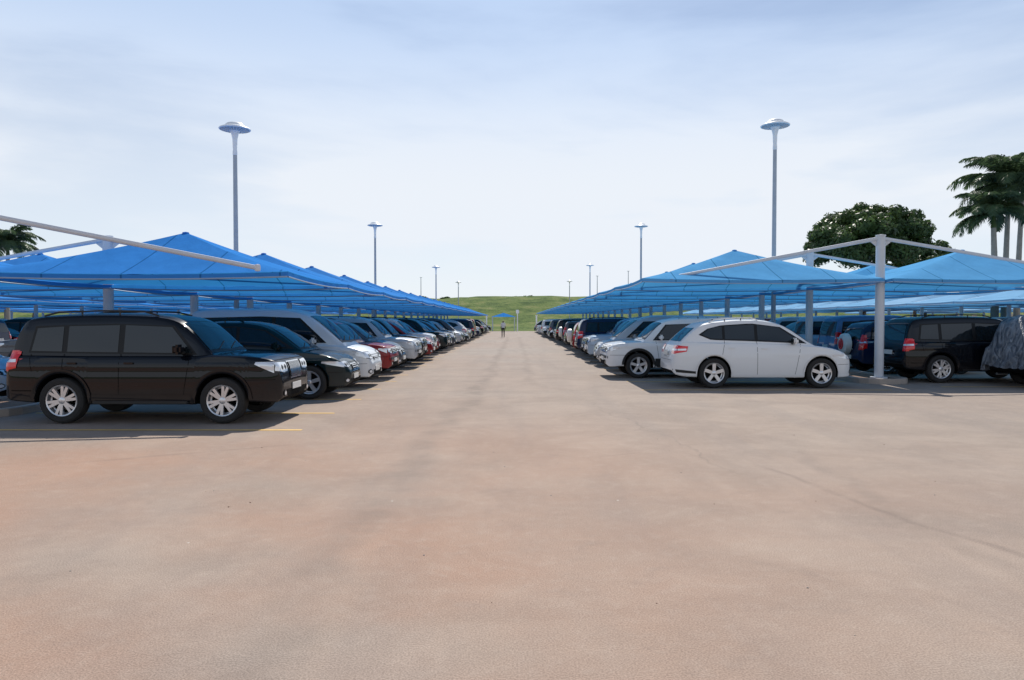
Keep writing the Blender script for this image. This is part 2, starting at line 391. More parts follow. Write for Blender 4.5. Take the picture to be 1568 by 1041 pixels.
SEDAN=dict(L=4.5,W=1.72,bulge=.05,tum=.22,crease=.8,
 zb=[(0,.52),(.05,.75),(.12,.93),(.5,1.0),(1.0,.985),(2.5,.94),(3.3,.93),(3.9,.86),(4.25,.74),(4.42,.62),(4.5,.48)],
 zr=[(.60,.99),(1.0,1.20),(1.4,1.38),(1.9,1.455),(2.3,1.46),(2.6,1.42),(2.8,1.36),(3.5,.925)],
 w=[(0,.68),(.05,.76),(.2,.83),(.6,.86),(3.4,.86),(3.9,.845),(4.25,.77),(4.42,.67),(4.5,.50)],
 bot=[(0,.40),(.08,.28),(.4,.22),(3.4,.20),(4.3,.22),(4.5,.30)],
 rw=.31,gap=.045,wheels=(.95,3.55),lip=.015,
 dlo=[([(.85,1.06),(2.0,1.01),(3.25,.98)],[(1.32,1.27),(2.0,1.36),(2.72,1.31)])],
 panes=[([(.98,1.07),(1.2,1.06)],[(1.2,1.2),(1.22,1.24)]),([(1.26,1.06),(2.0,1.03)],[(1.32,1.27),(2.0,1.345)]),([(2.08,1.03),(3.12,1.0)],[(2.08,1.345),(2.70,1.29)])],
 wind=(3.34,2.86,.64,.54),rearglass=(1.06,1.30,.60,.50),
 seams=[(1.2,.7,1.22,1.05),(2.04,.32,2.04,1.0),(2.95,.32,3.08,.98)],handles=[(1.4,.86),(2.2,.85)],mirror=(2.9,1.03),plz=(.42,.78),style=1,spokes=7,
 patches=std_lights(4.5,(.58,.72),(.74,.90),hy=(.38,.72),ty=(.48,.78),grille=(.30,.54,.66),gm=CHR,slats=3,intake=(.45,.30,.38),wrap=.5))
COMP=dict(SUV); COMP.update(L=4.25,W=1.76,rw=.35,wheels=(.88,3.36),crease=.9,
 zb=[(0,.62),(.03,.80),(.07,1.03),(.25,1.09),(2.9,1.05),(3.15,1.05),(3.7,1.0),(4.02,.94),(4.15,.85),(4.22,.72),(4.25,.56)],
 zr=[(.06,1.05),(.14,1.3),(.27,1.56),(.40,1.66),(.8,1.71),(1.5,1.73),(2.0,1.72),(2.35,1.66),(2.55,1.59),(3.2,1.04)],
 w=[(0,.72),(.04,.80),(.15,.85),(.5,.875),(3.3,.875),(3.8,.855),(4.05,.81),(4.18,.74),(4.25,.62)],
 bot=[(0,.48),(.06,.38),(.3,.33),(1.4,.29),(2.9,.29),(3.8,.32),(4.15,.32),(4.25,.40)],
 dlo=[([(.36,1.13),(1.6,1.11),(2.9,1.09)],[(.45,1.55),(1.6,1.58),(2.46,1.53)])],
 panes=[([(.41,1.15),(.9,1.145)],[(.49,1.51),(.9,1.535)]),([(.98,1.14),(1.68,1.13)],[(.98,1.54),(1.68,1.555)]),([(1.76,1.13),(2.8,1.115)],[(1.76,1.555),(2.43,1.51)])],
 wind=(3.09,2.62,.68,.58),rearglass=(1.14,1.52,.62,.55),seams=[(.95,.75,.94,1.1),(1.72,.38,1.72,1.1),(2.7,.38,2.8,1.06)],
 sill=(.34,.48,BLK),step=False,handles=[(1.1,.93),(1.9,.93)],mirror=(2.65,1.15),rails=(.5,2.1,.60),spare=2,style=1,spokes=5,lipmat=BLK,plz=(.5,.55),
 patches=std_lights(4.25,(.72,.88),(.8,1.3),hy=(.40,.78),ty=(.68,.84),grille=(.30,.66,.82),slats=3,intake=(.5,.40,.5),wrap=.45))
T={'suv':(build_car('suv_mesh',SUV),'parked_suv',4.8),'suv2':(build_car('suv2_mesh',SUV2),'parked_suv',4.8),
   'rx':(build_car('crossover_mesh',RX),'parked_crossover',4.8),'van':(build_car('van_mesh',VAN),'parked_minivan',4.75),
   'sedan':(build_car('sedan_mesh',SEDAN),'parked_sedan',4.5),'comp':(build_car('compact_suv_mesh',COMP),'parked_compact_suv',4.25)}
def put(t,col,xc,y,face,jit=0,sc=1):
    me,nm,L=T[t]
    o=bpy.data.objects.new(nm,me); COL.objects.link(o)
    o.rotation_euler=(0,0,(0 if face>0 else math.pi)+jit)
    o.scale=(sc,sc,sc)
    o.material_slots[0].link='OBJECT'; o.material_slots[0].material=P[col]
    o.location=(xc,y,.008)
    return o
def left(t,col,nose,y,face=1,jit=0,sc=1):
    return put(t,col,nose-T[t][2]/2*sc,y,face,jit,sc)
def right(t,col,end,y,face=-1,jit=0,sc=1):
    return put(t,col,end+T[t][2]/2*sc,y,face,jit,sc)

# ---- left aisle row
left('suv','black',-4.02,13.36,1)
left('rx','darkgreen',-3.75,17.15,1,.01,.97)
left('van','palesilver',-3.75,19.9,1,-.01,1.06)
left('suv2','maroon',-3.7,22.6,1,0,.95)
left('rx','grey',-3.8,25.1,1)
left('suv2','silver',-3.6,27.7,1)
left('suv','black',-3.7,30.3,1)
types=['suv','suv2','rx','van','sedan','comp','suv','suv2','rx']
cols=['black','grey','silver','black','navy','gold','maroon','silver','white','darkgreen','grey','black']
def rc(): return random.choice(cols)
y=32.9
while y<118:
    if R()>.05: left(random.choice(types),rc(),-3.7+U(-.25,.25),y,1 if R()<.85 else -1,U(-.02,.02))
    y+=2.6
# ---- right aisle row
right('rx','white',4.18,19.95,1,0)
right('suv2','white',2.85,23.3,-1,.02,.98)
right('rx','silver',3.35,25.9,-1)
right('van','silver',3.2,28.6,-1)
right('suv','lightblue',3.1,31.2,-1)
right('suv2','blue',3.2,33.8,-1)
right('suv','navy',3.1,36.4,1)
right('comp','maroon',3.1,39.0,1)
y=41.6
while y<118:
    if R()>.05: right(random.choice(types),random.choice(cols+['white','silver']),3.3+U(-.25,.25),y,-1 if R()<.8 else 1,U(-.02,.02))
    y+=2.6
# ---- far halves of the inner modules
put('sedan','lightblue',-13.2,16.2,1)
y=18.8
while y<116:
    if R()>.12: put(random.choice(types),rc(),-14.2+U(-.2,.2),y,-1 if R()<.6 else 1,U(-.02,.02))
    y+=2.6
put('suv','black',13.55,21.6,1)
put('comp','navy',13.6,24.9,1)
put('van','blue',14.3,27.8,1)
put('van','lightblue',14.6,31.2,1)
y=33.8
while y<116:
    if R()>.12: put(random.choice(types),rc(),14.6+U(-.2,.2),y,-1 if R()<.6 else 1,U(-.02,.02))
    y+=2.6
for xc,y0 in ((-27.5,22),(-34.5,22),(28.6,30),(35.6,30)):
    y=y0
    while y<112:
        if R()>.18: put(random.choice(types),rc(),xc+U(-.2,.2),y,random.choice((-1,1)),U(-.02,.02))
        y+=2.65

# ------------------------------------------------------------------ covered car
def covered():
    src=T['suv2'][0]
    bvh=BVHTree.FromPolygons([v.co.copy() for v in src.vertices],[list(p.vertices) for p in src.polygons])
    nx,ny=120,70; Lx,Ly=5.5,2.9; V=[];F=[]
    for j in range(ny+1):
        for i in range(nx+1):
            x=-Lx/2+Lx*i/nx; yv=-Ly/2+Ly*j/ny
            cx=max(-2.36,min(2.36,x)); cy=max(-.90,min(.90,yv))
            h=bvh.ray_cast(Vector((cx,cy,4)),Vector((0,0,-1)))
            z=h[0].z if h[0] else 1.0
            d=math.hypot(x-cx,yv-cy)
            if d>0:
                t=min(1,d/.5); z=z*(1-t)+.36*t
                n=Vector((x-cx,yv-cy,0)).normalized(); fold=.05*math.sin((x*9+yv*7))*t+.03*math.sin(x*23+yv*17)*t
                px=cx+n.x*(.05+.05*t+fold); py=cy+n.y*(.05+.05*t+fold)
            else: px,py=x,yv
            V.append((px,py,z+.04+.018*math.sin(px*11+py*5)+.015*math.sin(py*19-px*7)))
    for j in range(ny):
        for i in range(nx):
            a=j*(nx+1)+i; F.append([a,a+1,a+nx+2,a+nx+1])
    m,nt,b=new_mat('car_cover_fabric')
    tc=nt.nodes.new('ShaderNodeTexCoord')
    mp=nt.nodes.new('ShaderNodeMapping'); mp.inputs['Rotation'].default_value=(.3,.5,.2); mp.inputs['Scale'].default_value=(1,1,.5); nt.links.new(tc.outputs['Object'],mp.inputs[0])
    n=nt.nodes.new('ShaderNodeTexNoise'); n.inputs['Scale'].default_value=3.6; n.inputs['Detail'].default_value=9; n.inputs['Distortion'].default_value=2.6; n.inputs['Roughness'].default_value=.6
    nt.links.new(mp.outputs[0],n.inputs['Vector'])
    cr=nt.nodes.new('ShaderNodeValToRGB'); cr.color_ramp.elements[0].color=(.05,.065,.09,1); cr.color_ramp.elements[1].color=(.34,.37,.41,1)
    cr.color_ramp.elements[0].position=.36; cr.color_ramp.elements[1].position=.68
    nt.links.new(n.outputs['Fac'],cr.inputs[0]); nt.links.new(cr.outputs[0],b.inputs['Base Color'])
    bp=nt.nodes.new('ShaderNodeBump'); bp.inputs['Strength'].default_value=1; bp.inputs['Distance'].default_value=.12
    nt.links.new(n.outputs['Fac'],bp.inputs['Height']); nt.links.new(bp.outputs['Normal'],b.inputs['Normal'])
    b.inputs['Roughness'].default_value=.3
    e=bpy.data.objects.new('covered_car',None); COL.objects.link(e)
    c=obj_from('fabric_cover',V,F,[m],smooth=50); c.parent=e
    k=bpy.data.objects.new('car_body',src); COL.objects.link(k); k.parent=e; k.scale=(.985,.985,.985)
    k.material_slots[0].link='OBJECT'; k.material_slots[0].material=P['grey']
    e.location=(15.65,19.5,0)
covered()

# ------------------------------------------------------------------ shade canopies
def fabric_mat(name,cd,ct):
    m=bpy.data.materials.new(name); m.use_nodes=True; nt=m.node_tree; nt.nodes.clear()
    out=nt.nodes.new('ShaderNodeOutputMaterial'); d=nt.nodes.new('ShaderNodeBsdfDiffuse'); t=nt.nodes.new('ShaderNodeBsdfTranslucent'); mx=nt.nodes.new('ShaderNodeMixShader'); mx.inputs[0].default_value=.36
    tc=nt.nodes.new('ShaderNodeTexCoord'); n=nt.nodes.new('ShaderNodeTexNoise'); n.inputs['Scale'].default_value=1.3; n.inputs['Detail'].default_value=5
    nt.links.new(tc.outputs['Object'],n.inputs['Vector'])
    sep=nt.nodes.new('ShaderNodeSeparateXYZ'); nt.links.new(tc.outputs['Object'],sep.inputs[0])
    md=nt.nodes.new('ShaderNodeMath'); md.operation='PINGPONG'; md.inputs[1].default_value=.75; nt.links.new(sep.outputs['X'],md.inputs[0])
    lt=nt.nodes.new('ShaderNodeMath'); lt.operation='LESS_THAN'; lt.inputs[1].default_value=.018; nt.links.new(md.outputs[0],lt.inputs[0])
    oi=nt.nodes.new('ShaderNodeObjectInfo')
    def cmix(c):
        a=nt.nodes.new('ShaderNodeMix'); a.data_type='RGBA'; a.inputs['A'].default_value=(*[x*.8 for x in c],1); a.inputs['B'].default_value=(*[min(1,x*1.15) for x in c],1)
        nt.links.new(n.outputs['Fac'],a.inputs['Factor'])
        a2=nt.nodes.new('ShaderNodeMix'); a2.data_type='RGBA'; a2.inputs['B'].default_value=(min(1,c[0]*1.9+.02),min(1,c[1]*1.2),c[2],1)
        m5=nt.nodes.new('ShaderNodeMath'); m5.operation='MULTIPLY'; m5.inputs[1].default_value=.5; nt.links.new(oi.outputs['Random'],m5.inputs[0])
        nt.links.new(m5.outputs[0],a2.inputs['Factor']); nt.links.new(a.outputs['Result'],a2.inputs['A'])
        b=nt.nodes.new('ShaderNodeMix'); b.data_type='RGBA'; b.inputs['B'].default_value=(*[x*.6 for x in c],1)
        nt.links.new(lt.outputs[0],b.inputs['Factor']); nt.links.new(a2.outputs['Result'],b.inputs['A']); return b.outputs['Result']
    nt.links.new(cmix(cd),d.inputs[0]); nt.links.new(cmix(ct),t.inputs[0])
    # slack wrinkles
    mp=nt.nodes.new('ShaderNodeMapping'); mp.inputs['Scale'].default_value=(1,.35,1); mp.inputs['Rotation'].default_value=(0,0,.6); nt.links.new(tc.outputs['Object'],mp.inputs[0])
    wn=nt.nodes.new('ShaderNodeTexNoise'); wn.inputs['Scale'].default_value=2.4; wn.inputs['Detail'].default_value=3; nt.links.new(mp.outputs[0],wn.inputs['Vector'])
    bp=nt.nodes.new('ShaderNodeBump'); bp.inputs['Strength'].default_value=.5; bp.inputs['Distance'].default_value=.10; nt.links.new(wn.outputs['Fac'],bp.inputs['Height'])
    nt.links.new(bp.outputs['Normal'],d.inputs['Normal']); nt.links.new(bp.outputs['Normal'],t.inputs['Normal'])
    nt.links.new(d.outputs[0],mx.inputs[1]); nt.links.new(t.outputs[0],mx.inputs[2]); nt.links.new(mx.outputs[0],out.inputs[0])
    return m
F1=fabric_mat('shade_cloth_blue',(.055,.30,.82),(.03,.26,.60))
F2=fabric_mat('shade_cloth_light',(.13,.46,.85),(.05,.30,.60))
F3=fabric_mat('shade_cloth_pale',(.24,.54,.85),(.08,.34,.62))
M_steel=simple('painted_steel',(.62,.64,.67),.45,0,.5,noise=.12,nscale=4)
M_hem=simple('cable_hem',(.30,.42,.58),.6)
SP=5.0
def bay_mesh(name,hp,ev,ap,xin,xout,ain,aout,s,fab,fronty=.06,post=.125):
    M=Mesh()
    M.tube((0,0,0),(0,0,hp),post,post,1,14)
    M.tube((0,0,0),(0,0,.16),post*1.9,post*1.9,1,12)
    M.lathe((0,0,hp),[(post*1.08,-.01),(post*1.08,.03),(.001,.05)],1,14,'z')
    for d,tip in ((s,ain),(-s,aout)):
        M.tube((0,0,hp-.06),(d*tip,0,ev+.06),.055,.045,1,10)
        M.lathe((d*tip,0,ev+.06),[(.001,-.07),(.05,-.06),(.06,0),(.05,.06),(.001,.07)],1,10,'z')
        M.add([(0,-.008,hp-.1),(d*.32,-.008,hp-.15),(0,-.008,hp-.4),(0,.008,hp-.1),(d*.32,.008,hp-.15),(0,.008,hp-.4)],[[0,1,2],[3,5,4],[1,4,5,2]],1)
    n=14
    for d,xo in ((s,xin),(-s,xout)):
        V=[];Fc=[]
        xa,xb=.12,xo; ya,yb=fronty,SP-.06
        def pos(u,v):
            x=xa+(xb-xa)*(u+1)/2; yy=ya+(yb-ya)*(v+1)/2
            r=1-max(abs(u),abs(v)); h=ev+(ap-ev)*(.82*r+.18*r*r)
            e=max(abs(u),abs(v)); w=min(abs(u),abs(v))
            h-= .05*(1-w*w)*e
            return (d*x,yy,h)
        for j in range(n+1):
            for i in range(n+1): V.append(pos(-1+2*i/n,-1+2*j/n))
        for j in range(n):
            for i in range(n):
                a=j*(n+1)+i; q=[a,a+1,a+n+2,a+n+1]
                u=(i+.5)/n-.5; v=(j+.5)/n-.5
                if u*v>0: Fc.append([q[0],q[1],q[2]]); Fc.append([q[0],q[2],q[3]])
                else: Fc.append([q[0],q[1],q[3]]); Fc.append([q[1],q[2],q[3]])
        M.add(V,Fc,0)
        per=[(-1+2*i/n,-1) for i in range(n)]+[(1,-1+2*i/n) for i in range(n)]+[(1-2*i/n,1) for i in range(n)]+[(-1,1-2*i/n) for i in range(n)]
        pp=[Vector(pos(*p)) for p in per]; k=len(pp)
        vs=[p+Vector((0,0,-.012)) for p in pp]+[p+Vector((0,0,-.10)) for p in pp]
        M.add(vs,[[i,(i+1)%k,k+(i+1)%k,k+i] for i in range(k)],0)
        for i in range(k): M.tube(pp[i]+Vector((0,0,-.10)),pp[(i+1)%k]+Vector((0,0,-.10)),.016,.016,2,5,False)
        ax=Vector(pos(0,0)); M.lathe(ax,[(.001,.02),(.07,.005),(.08,-.02)],0,8,'z')
    me=bpy.data.meshes.new(name); me.from_pydata([tuple(v) for v in M.v],[],M.f)
    me.materials.append(fab); me.materials.append(M_steel); me.materials.append(M_hem)
    me.polygons.foreach_set('material_index',M.m)
    me.polygons.foreach_set('use_smooth',[True]*len(me.polygons)); me.set_sharp_from_angle(angle=math.radians(30)); me.update()
    return me
def row(me,x,y0,n):
    for k in range(n):
        o=bpy.data.objects.new('shade_canopy',me); COL.objects.link(o); o.location=(x,y0+k*SP,0)
bL=bay_mesh('canopy_left',3.92,2.71,3.73,6.15,6.6,5.6,6.2,1,F1)
bR=bay_mesh('canopy_right',4.22,2.98,4.03,6.95,7.3,6.0,6.6,-1,F2,-.5)
bR2=bay_mesh('canopy_right2',4.22,2.98,4.03,6.95,7.3,6.0,6.6,-1,F2)
bO=bay_mesh('canopy_outer',4.1,2.9,3.85,6.6,6.6,6,6,1,F1)
bO2=bay_mesh('canopy_outer2',4.1,2.9,3.85,6.6,6.6,6,6,1,F3)
row(bL,-10.4,13.6,21)
row(bR,10.57,21.0,1); row(bR2,10.57,26.0,18)
row(bO,-31,22,18); row(bO2,32,27,17); row(bO2,53,32,14); row(bO,-52,30,15)

# ------------------------------------------------------------------ street lamps
M_lampw=simple('lamp_white',(.88,.89,.90),.35)
M_lampg=simple('lamp_louvre',(.40,.42,.45),.45,.1)
M_pole=simple('galvanised_pole',(.42,.45,.49),.5,.2,noise=.1,nscale=5)
def lamp(x,y,h):
    M=Mesh()
    M.lathe((0,0,0),[(.22,0),(.22,.03),(.14,.04),(.12,.5),(.095,1.2),(.075,h-1.1)],0,14,'z')
    M.lathe((0,0,0),[(.075,h-1.1),(.085,h-1.08),(.085,h-.95),(.075,h-.9),(.09,h-.5),(.14,h-.27),(.20,h-.20)],1,16,'z')
    M.lathe((0,0,0),[(.20,h-.20),(.38,h-.19),(.50,h-.165),(.54,h-.15)],2,32,'z')
    for k in range(24):
        a=2*math.pi*k/24; M.tube((math.cos(a)*.22,math.sin(a)*.22,h-.215),(math.cos(a)*.5,math.sin(a)*.5,h-.175),.008,.008,1,4)
    M.lathe((0,0,0),[(.52,h-.165),(.56,h-.155),(.57,h-.135),(.55,h-.105),(.45,h-.06),(.36,h-.03),(.34,h+.01),(.30,h+.06),(.2,h+.10),(.1,h+.12),(.001,h+.125)],1,36,'z')
    o=obj_from('street_lamp',M.v,M.f,[M_pole,M_lampw,M_lampg],M.m,35); o.location=(x,y,0)
for x,y,h in ((-10.4,27.2,9.05),(-10.4,54.5,9.05),(-10.4,97,9.05),(-10.4,136,9.1),(10.50,29.4,9.75),(10.57,60.5,9.75),(10.57,101,9.6),(10.57,138,9.4)): lamp(x,y,h)
for x,y,h in ((23.6,150,12),(17.2,150,11),(-19.2,150,10.7),(-30,150,9.6)):
    M=Mesh(); M.tube((0,0,0),(0,0,h),.11,.06,0,8); M.box((0,0,h),(.5,.12,.08),0,.01)
    o=obj_from('floodlight_pole',M.v,M.f,[M_pole],M.m); o.location=(x,y,0)

# ------------------------------------------------------------------ ground
def ground_mat():
    m,nt,b=new_mat('dusty_asphalt'); N=nt.nodes; Lk=nt.links
    tc=N.new('ShaderNodeTexCoord'); sep=N.new('ShaderNodeSeparateXYZ'); Lk.new(tc.outputs['Object'],sep.inputs[0])
    def noise(sc,det=5,dist=0,rough=.55,vec=None):
        n=N.new('ShaderNodeTexNoise'); n.inputs['Scale'].default_value=sc; n.inputs['Detail'].default_value=det; n.inputs['Distortion'].default_value=dist; n.inputs['Roughness'].default_value=rough
        Lk.new(vec or tc.outputs['Object'],n.inputs['Vector']); return n.outputs['Fac']
    def ramp(f,a,b_,c0=0,c1=1):
        r=N.new('ShaderNodeMapRange'); r.interpolation_type='SMOOTHSTEP'; r.inputs[1].default_value=a; r.inputs[2].default_value=b_; r.inputs[3].default_value=c0; r.inputs[4].default_value=c1; Lk.new(f,r.inputs[0]); return r.outputs[0]
    def mth(op,a,b_=None):
        q=N.new('ShaderNodeMath'); q.operation=op
        for i,v in enumerate((a,b_)):
            if v is None: continue
            if isinstance(v,(int,float)): q.inputs[i].default_value=v
            else: Lk.new(v,q.inputs[i])
        return q.outputs[0]
    def mix(f,A,B):
        q=N.new('ShaderNodeMix'); q.data_type='RGBA'
        for k,v in (('Factor',f),('A',A),('B',B)):
            if isinstance(v,(int,float)): q.inputs[k].default_value=v
            elif isinstance(v,tuple): q.inputs[k].default_value=(*v,1)
            else: Lk.new(v,q.inputs[k])
        return q.outputs['Result']
    big=noise(.13,5,.4); mid=noise(.55,7,.8,.62); fine=noise(9,5); grit=noise(90,3); med=noise(2.6,7,.5,.65)
    st=N.new('ShaderNodeMapping'); st.inputs['Scale'].default_value=(1.2,.12,1); Lk.new(tc.outputs['Object'],st.inputs[0])
    streak=noise(.9,6,.3,.6,st.outputs[0])
    st2=N.new('ShaderNodeMapping'); st2.inputs['Scale'].default_value=(.14,1.3,1); st2.inputs['Rotation'].default_value=(0,0,.35); Lk.new(tc.outputs['Object'],st2.inputs[0])
    streak2=noise(.8,6,.5,.6,st2.outputs[0])
    c=mix(ramp(mid,.3,.7),(.300,.243,.200),(.375,.305,.250))
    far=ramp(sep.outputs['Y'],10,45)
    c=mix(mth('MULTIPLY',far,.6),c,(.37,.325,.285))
    c=mix(mth('MULTIPLY',ramp(streak,.42,.68),.40),c,(.26,.225,.200))
    c=mix(mth('MULTIPLY',ramp(streak2,.45,.70),.30),c,(.275,.23,.20))
    redx=ramp(sep.outputs['X'],5,-6,0,1); redy=ramp(sep.outputs['Y'],16,5,0,1)
    rf=mth('MULTIPLY',mth('MULTIPLY',ramp(big,.34,.62),mth('ADD',mth('MULTIPLY',redx,.75),.25)),mth('ADD',mth('MULTIPLY',redy,.8),.2))
    c=mix(mth('MULTIPLY',rf,.85),c,(.43,.235,.150))
    c=mix(mth('MULTIPLY',ramp(med,.5,.78),.30),c,(.46,.37,.30))
    c=mix(mth('MULTIPLY',ramp(med,.46,.28),.25),c,(.24,.19,.16))
    c=mix(mth('MULTIPLY',ramp(fine,.45,.75),.2),c,(.44,.36,.30))
    def line(x0,y0,x1,y1,w,amp,strength,col,cc,sc=.35):
        dx,dy=x1-x0,y1-y0; Ln=math.hypot(dx,dy); a,b2=-dy/Ln,dx/Ln; c0=-(a*x0+b2*y0)
        n=noise(sc,3); n2=mth('MULTIPLY',mth('SUBTRACT',n,.5),amp)
        d=mth('ABSOLUTE',mth('ADD',mth('ADD',mth('MULTIPLY',sep.outputs['X'],a),mth('MULTIPLY',sep.outputs['Y'],b2)),mth('ADD',n2,c0)))
        f=ramp(d,w,w*.1)
        al=mth('ADD',mth('MULTIPLY',sep.outputs['X'],dx/Ln),mth('ADD',mth('MULTIPLY',sep.outputs['Y'],dy/Ln),-(x0*dx+y0*dy)/Ln))
        f=mth('MULTIPLY',f,mth('MULTIPLY',ramp(al,-.2,1.2),ramp(al,Ln+.2,Ln-1.2)))
        f=mth('MULTIPLY',f,ramp(noise(1.7,4),.25,.65))
        return mix(mth('MULTIPLY',f,strength),cc,col)
    D=(.20,.165,.14)
    c=line(-.9,20,-1.5,4.2,.36,1.2,.38,D,c)
    c=line(-.6,80,-.9,17,.3,.8,.40,D,c)
    c=line(.6,80,.55,20,.25,.8,.3,D,c)
    c=line(4.2,11,3.2,3.6,.18,1.3,.25,D,c)
    c=line(3.0,9.2,4.3,3.2,.08,1.0,.38,(.18,.14,.12),c)
    c=line(1.5,17,2.6,8.0,.03,1.2,.40,D,c,sc=.6)
    c=line(-1.2,9.4,2.5,9.8,.02,.9,.35,D,c,sc=.6)
    c=line(.6,10.5,3.2,13,.03,.9,.3,D,c,sc=.6)
    c=line(-6,8.8,-2.8,10.6,.10,.6,.35,(.22,.16,.13),c)
    vor=N.new('ShaderNodeTexVoronoi'); vor.inputs['Scale'].default_value=1.3; Lk.new(tc.outputs['Object'],vor.inputs['Vector'])
    c=mix(ramp(vor.outputs['Distance'],.020,.010),c,(.62,.57,.50))
    gr=ramp(grit,.25,.75,.76,1.22)
    cm=N.new('ShaderNodeVectorMath'); cm.operation='SCALE'; Lk.new(c,cm.inputs[0]); Lk.new(gr,cm.inputs['Scale'])
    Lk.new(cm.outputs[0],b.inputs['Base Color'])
    b.inputs['Roughness'].default_value=.9; b.inputs['Specular IOR Level'].default_value=.12
    bp=N.new('ShaderNodeBump'); bp.inputs['Strength'].default_value=.5; bp.inputs['Distance'].default_value=.008
    Lk.new(mth('ADD',grit,mth('MULTIPLY',fine,.8)),bp.inputs['Height']); Lk.new(bp.outputs['Normal'],b.inputs['Normal'])
    return m
M_asph=ground_mat()
def sheet(name,x0,x1,y0,y1,z,mat,n=1):
    return obj_from(name,[(x0,y0,z),(x1,y0,z),(x1,y1,z),(x0,y1,z)],[[0,1,2,3]],[mat])
def grass_mat():
    m,nt,b=new_mat('dry_grass'); N=nt.nodes; Lk=nt.links
    tc=N.new('ShaderNodeTexCoord'); n=N.new('ShaderNodeTexNoise'); n.inputs['Scale'].default_value=.22; n.inputs['Detail'].default_value=10; n.inputs['Roughness'].default_value=.75
    Lk.new(tc.outputs['Object'],n.inputs['Vector'])
    r=N.new('ShaderNodeValToRGB'); e=r.color_ramp.elements; e[0].position=.38; e[0].color=(.05,.09,.022,1); e[1].position=.66; e[1].color=(.23,.22,.09,1)
    q=e.new(.52); q.color=(.12,.17,.045,1)
    Lk.new(n.outputs['Fac'],r.inputs[0]); Lk.new(r.outputs[0],b.inputs['Base Color']); b.inputs['Roughness'].default_value=.95; b.inputs['Specular IOR Level'].default_value=.1
    n2=N.new('ShaderNodeTexNoise'); n2.inputs['Scale'].default_value=2; n2.inputs['Detail'].default_value=5; Lk.new(tc.outputs['Object'],n2.inputs['Vector'])
    bp=N.new('ShaderNodeBump'); bp.inputs['Strength'].default_value=.8; bp.inputs['Distance'].default_value=.5; Lk.new(n2.outputs['Fac'],bp.inputs['Height']); Lk.new(bp.outputs['Normal'],b.inputs['Normal'])
    return m
M_grass=grass_mat()
sheet('ground',-3000,3000,-3000,3000,-.004,M_grass)
sheet('asphalt_parking_lot',-90,90,-30,124,0,M_asph)
V=[];F=[]; nx,ny=110,18
from mathutils import noise as MN
for j in range(ny+1):
    for i in range(nx+1):
        x=-260+520*i/nx; y=128+130*j/ny; t=j/ny
        h=8.2*(1-math.cos(min(1,t*1.9)*math.pi))/2*(.90+.08*math.sin(x*.021+1)+.14*MN.noise(Vector((x*.03,y*.03,0))))
        if t>.6: h-= (t-.6)*2
        V.append((x,y,h-.02+.5*MN.noise(Vector((x*.15,y*.15,3)))*min(1,t*4)))
for j in range(ny):
    for i in range(nx):
        a=j*(nx+1)+i; F.append([a,a+1,a+nx+2,a+nx+1])
obj_from('grass_hill',V,F,[M_grass],smooth=60)

M_kerb=simple('kerb_concrete',(.40,.34,.29),.85,noise=.3,nscale=2.5,bump=.4)
M_soil=simple('island_soil',(.22,.13,.085),.95,noise=.35,nscale=3,bump=.8)
def island(xc,y0,y1,w):
    n=8; k=.14
    def ring(r):
        pts=[]
        for i in range(n+1):
            a=math.pi+math.pi*i/n; pts.append((xc+math.cos(a)*r,y0+w/2+math.sin(a)*r*.9))
        for i in range(n+1):
            a=math.pi*i/n; pts.append((xc+math.cos(a)*r,y1-w/2+math.sin(a)*r*.9))
        return pts
    O=ring(w/2); I=ring(w/2-k); m=len(O)
    V=[(x,y,0) for x,y in O]+[(x,y,.13) for x,y in O]+[(xc+(x-xc)*.98,y,.15) for x,y in O]+[(x,y,.15) for x,y in I]+[(x,y,.10) for x,y in I]
    F=[]
    for s_ in range(4):
        for i in range(m): F.append([s_*m+i,s_*m+(i+1)%m,(s_+1)*m+(i+1)%m,(s_+1)*m+i])
    mats=[0]*len(F); F.append([4*m+i for i in range(m)]); mats.append(1)
    obj_from('kerbed_island',V,F,[M_kerb,M_soil],mats)
island(-10.2,12.9,118,1.7); island(10.55,20.2,118,1.5); island(-31,21,115,1.6); island(32,26,115,1.6)

M_yel=simple('yellow_line_paint',(.75,.46,.12),.8,noise=.35,nscale=6)
def marks(xa,xb,y0,n,sp):
    V=[];F=[]
    for k in range(n):
        y=y0+k*sp; a=len(V); V+=[(xa,y-.05,.004),(xb,y-.05,.004),(xb,y+.05,.004),(xa,y+.05,.004)]; F.append([a,a+1,a+2,a+3])
    obj_from('parking_bay_marking',V,F,[M_yel])
marks(-9.2,-3.45,11.75,1,2.2); marks(-9.2,-3.45,13.9,42,2.45); marks(3.3,9.7,18.6,38,2.6); marks(-17,-11.3,12.5,40,2.5); marks(11.5,17,19.5,38,2.6)
M=Mesh()
for k in range(150):
    x=U(-9,9); y=U(2.2,22); s=U(.003,.009)
    M.lathe((x,y,0),[(s,0),(s*U(.6,.9),s*U(.4,.8)),(.0005,s*.9)],0 if R()<.7 else 1,6,'z')
obj_from('loose_gravel',M.v,M.f,[M_kerb,M_soil],M.m)

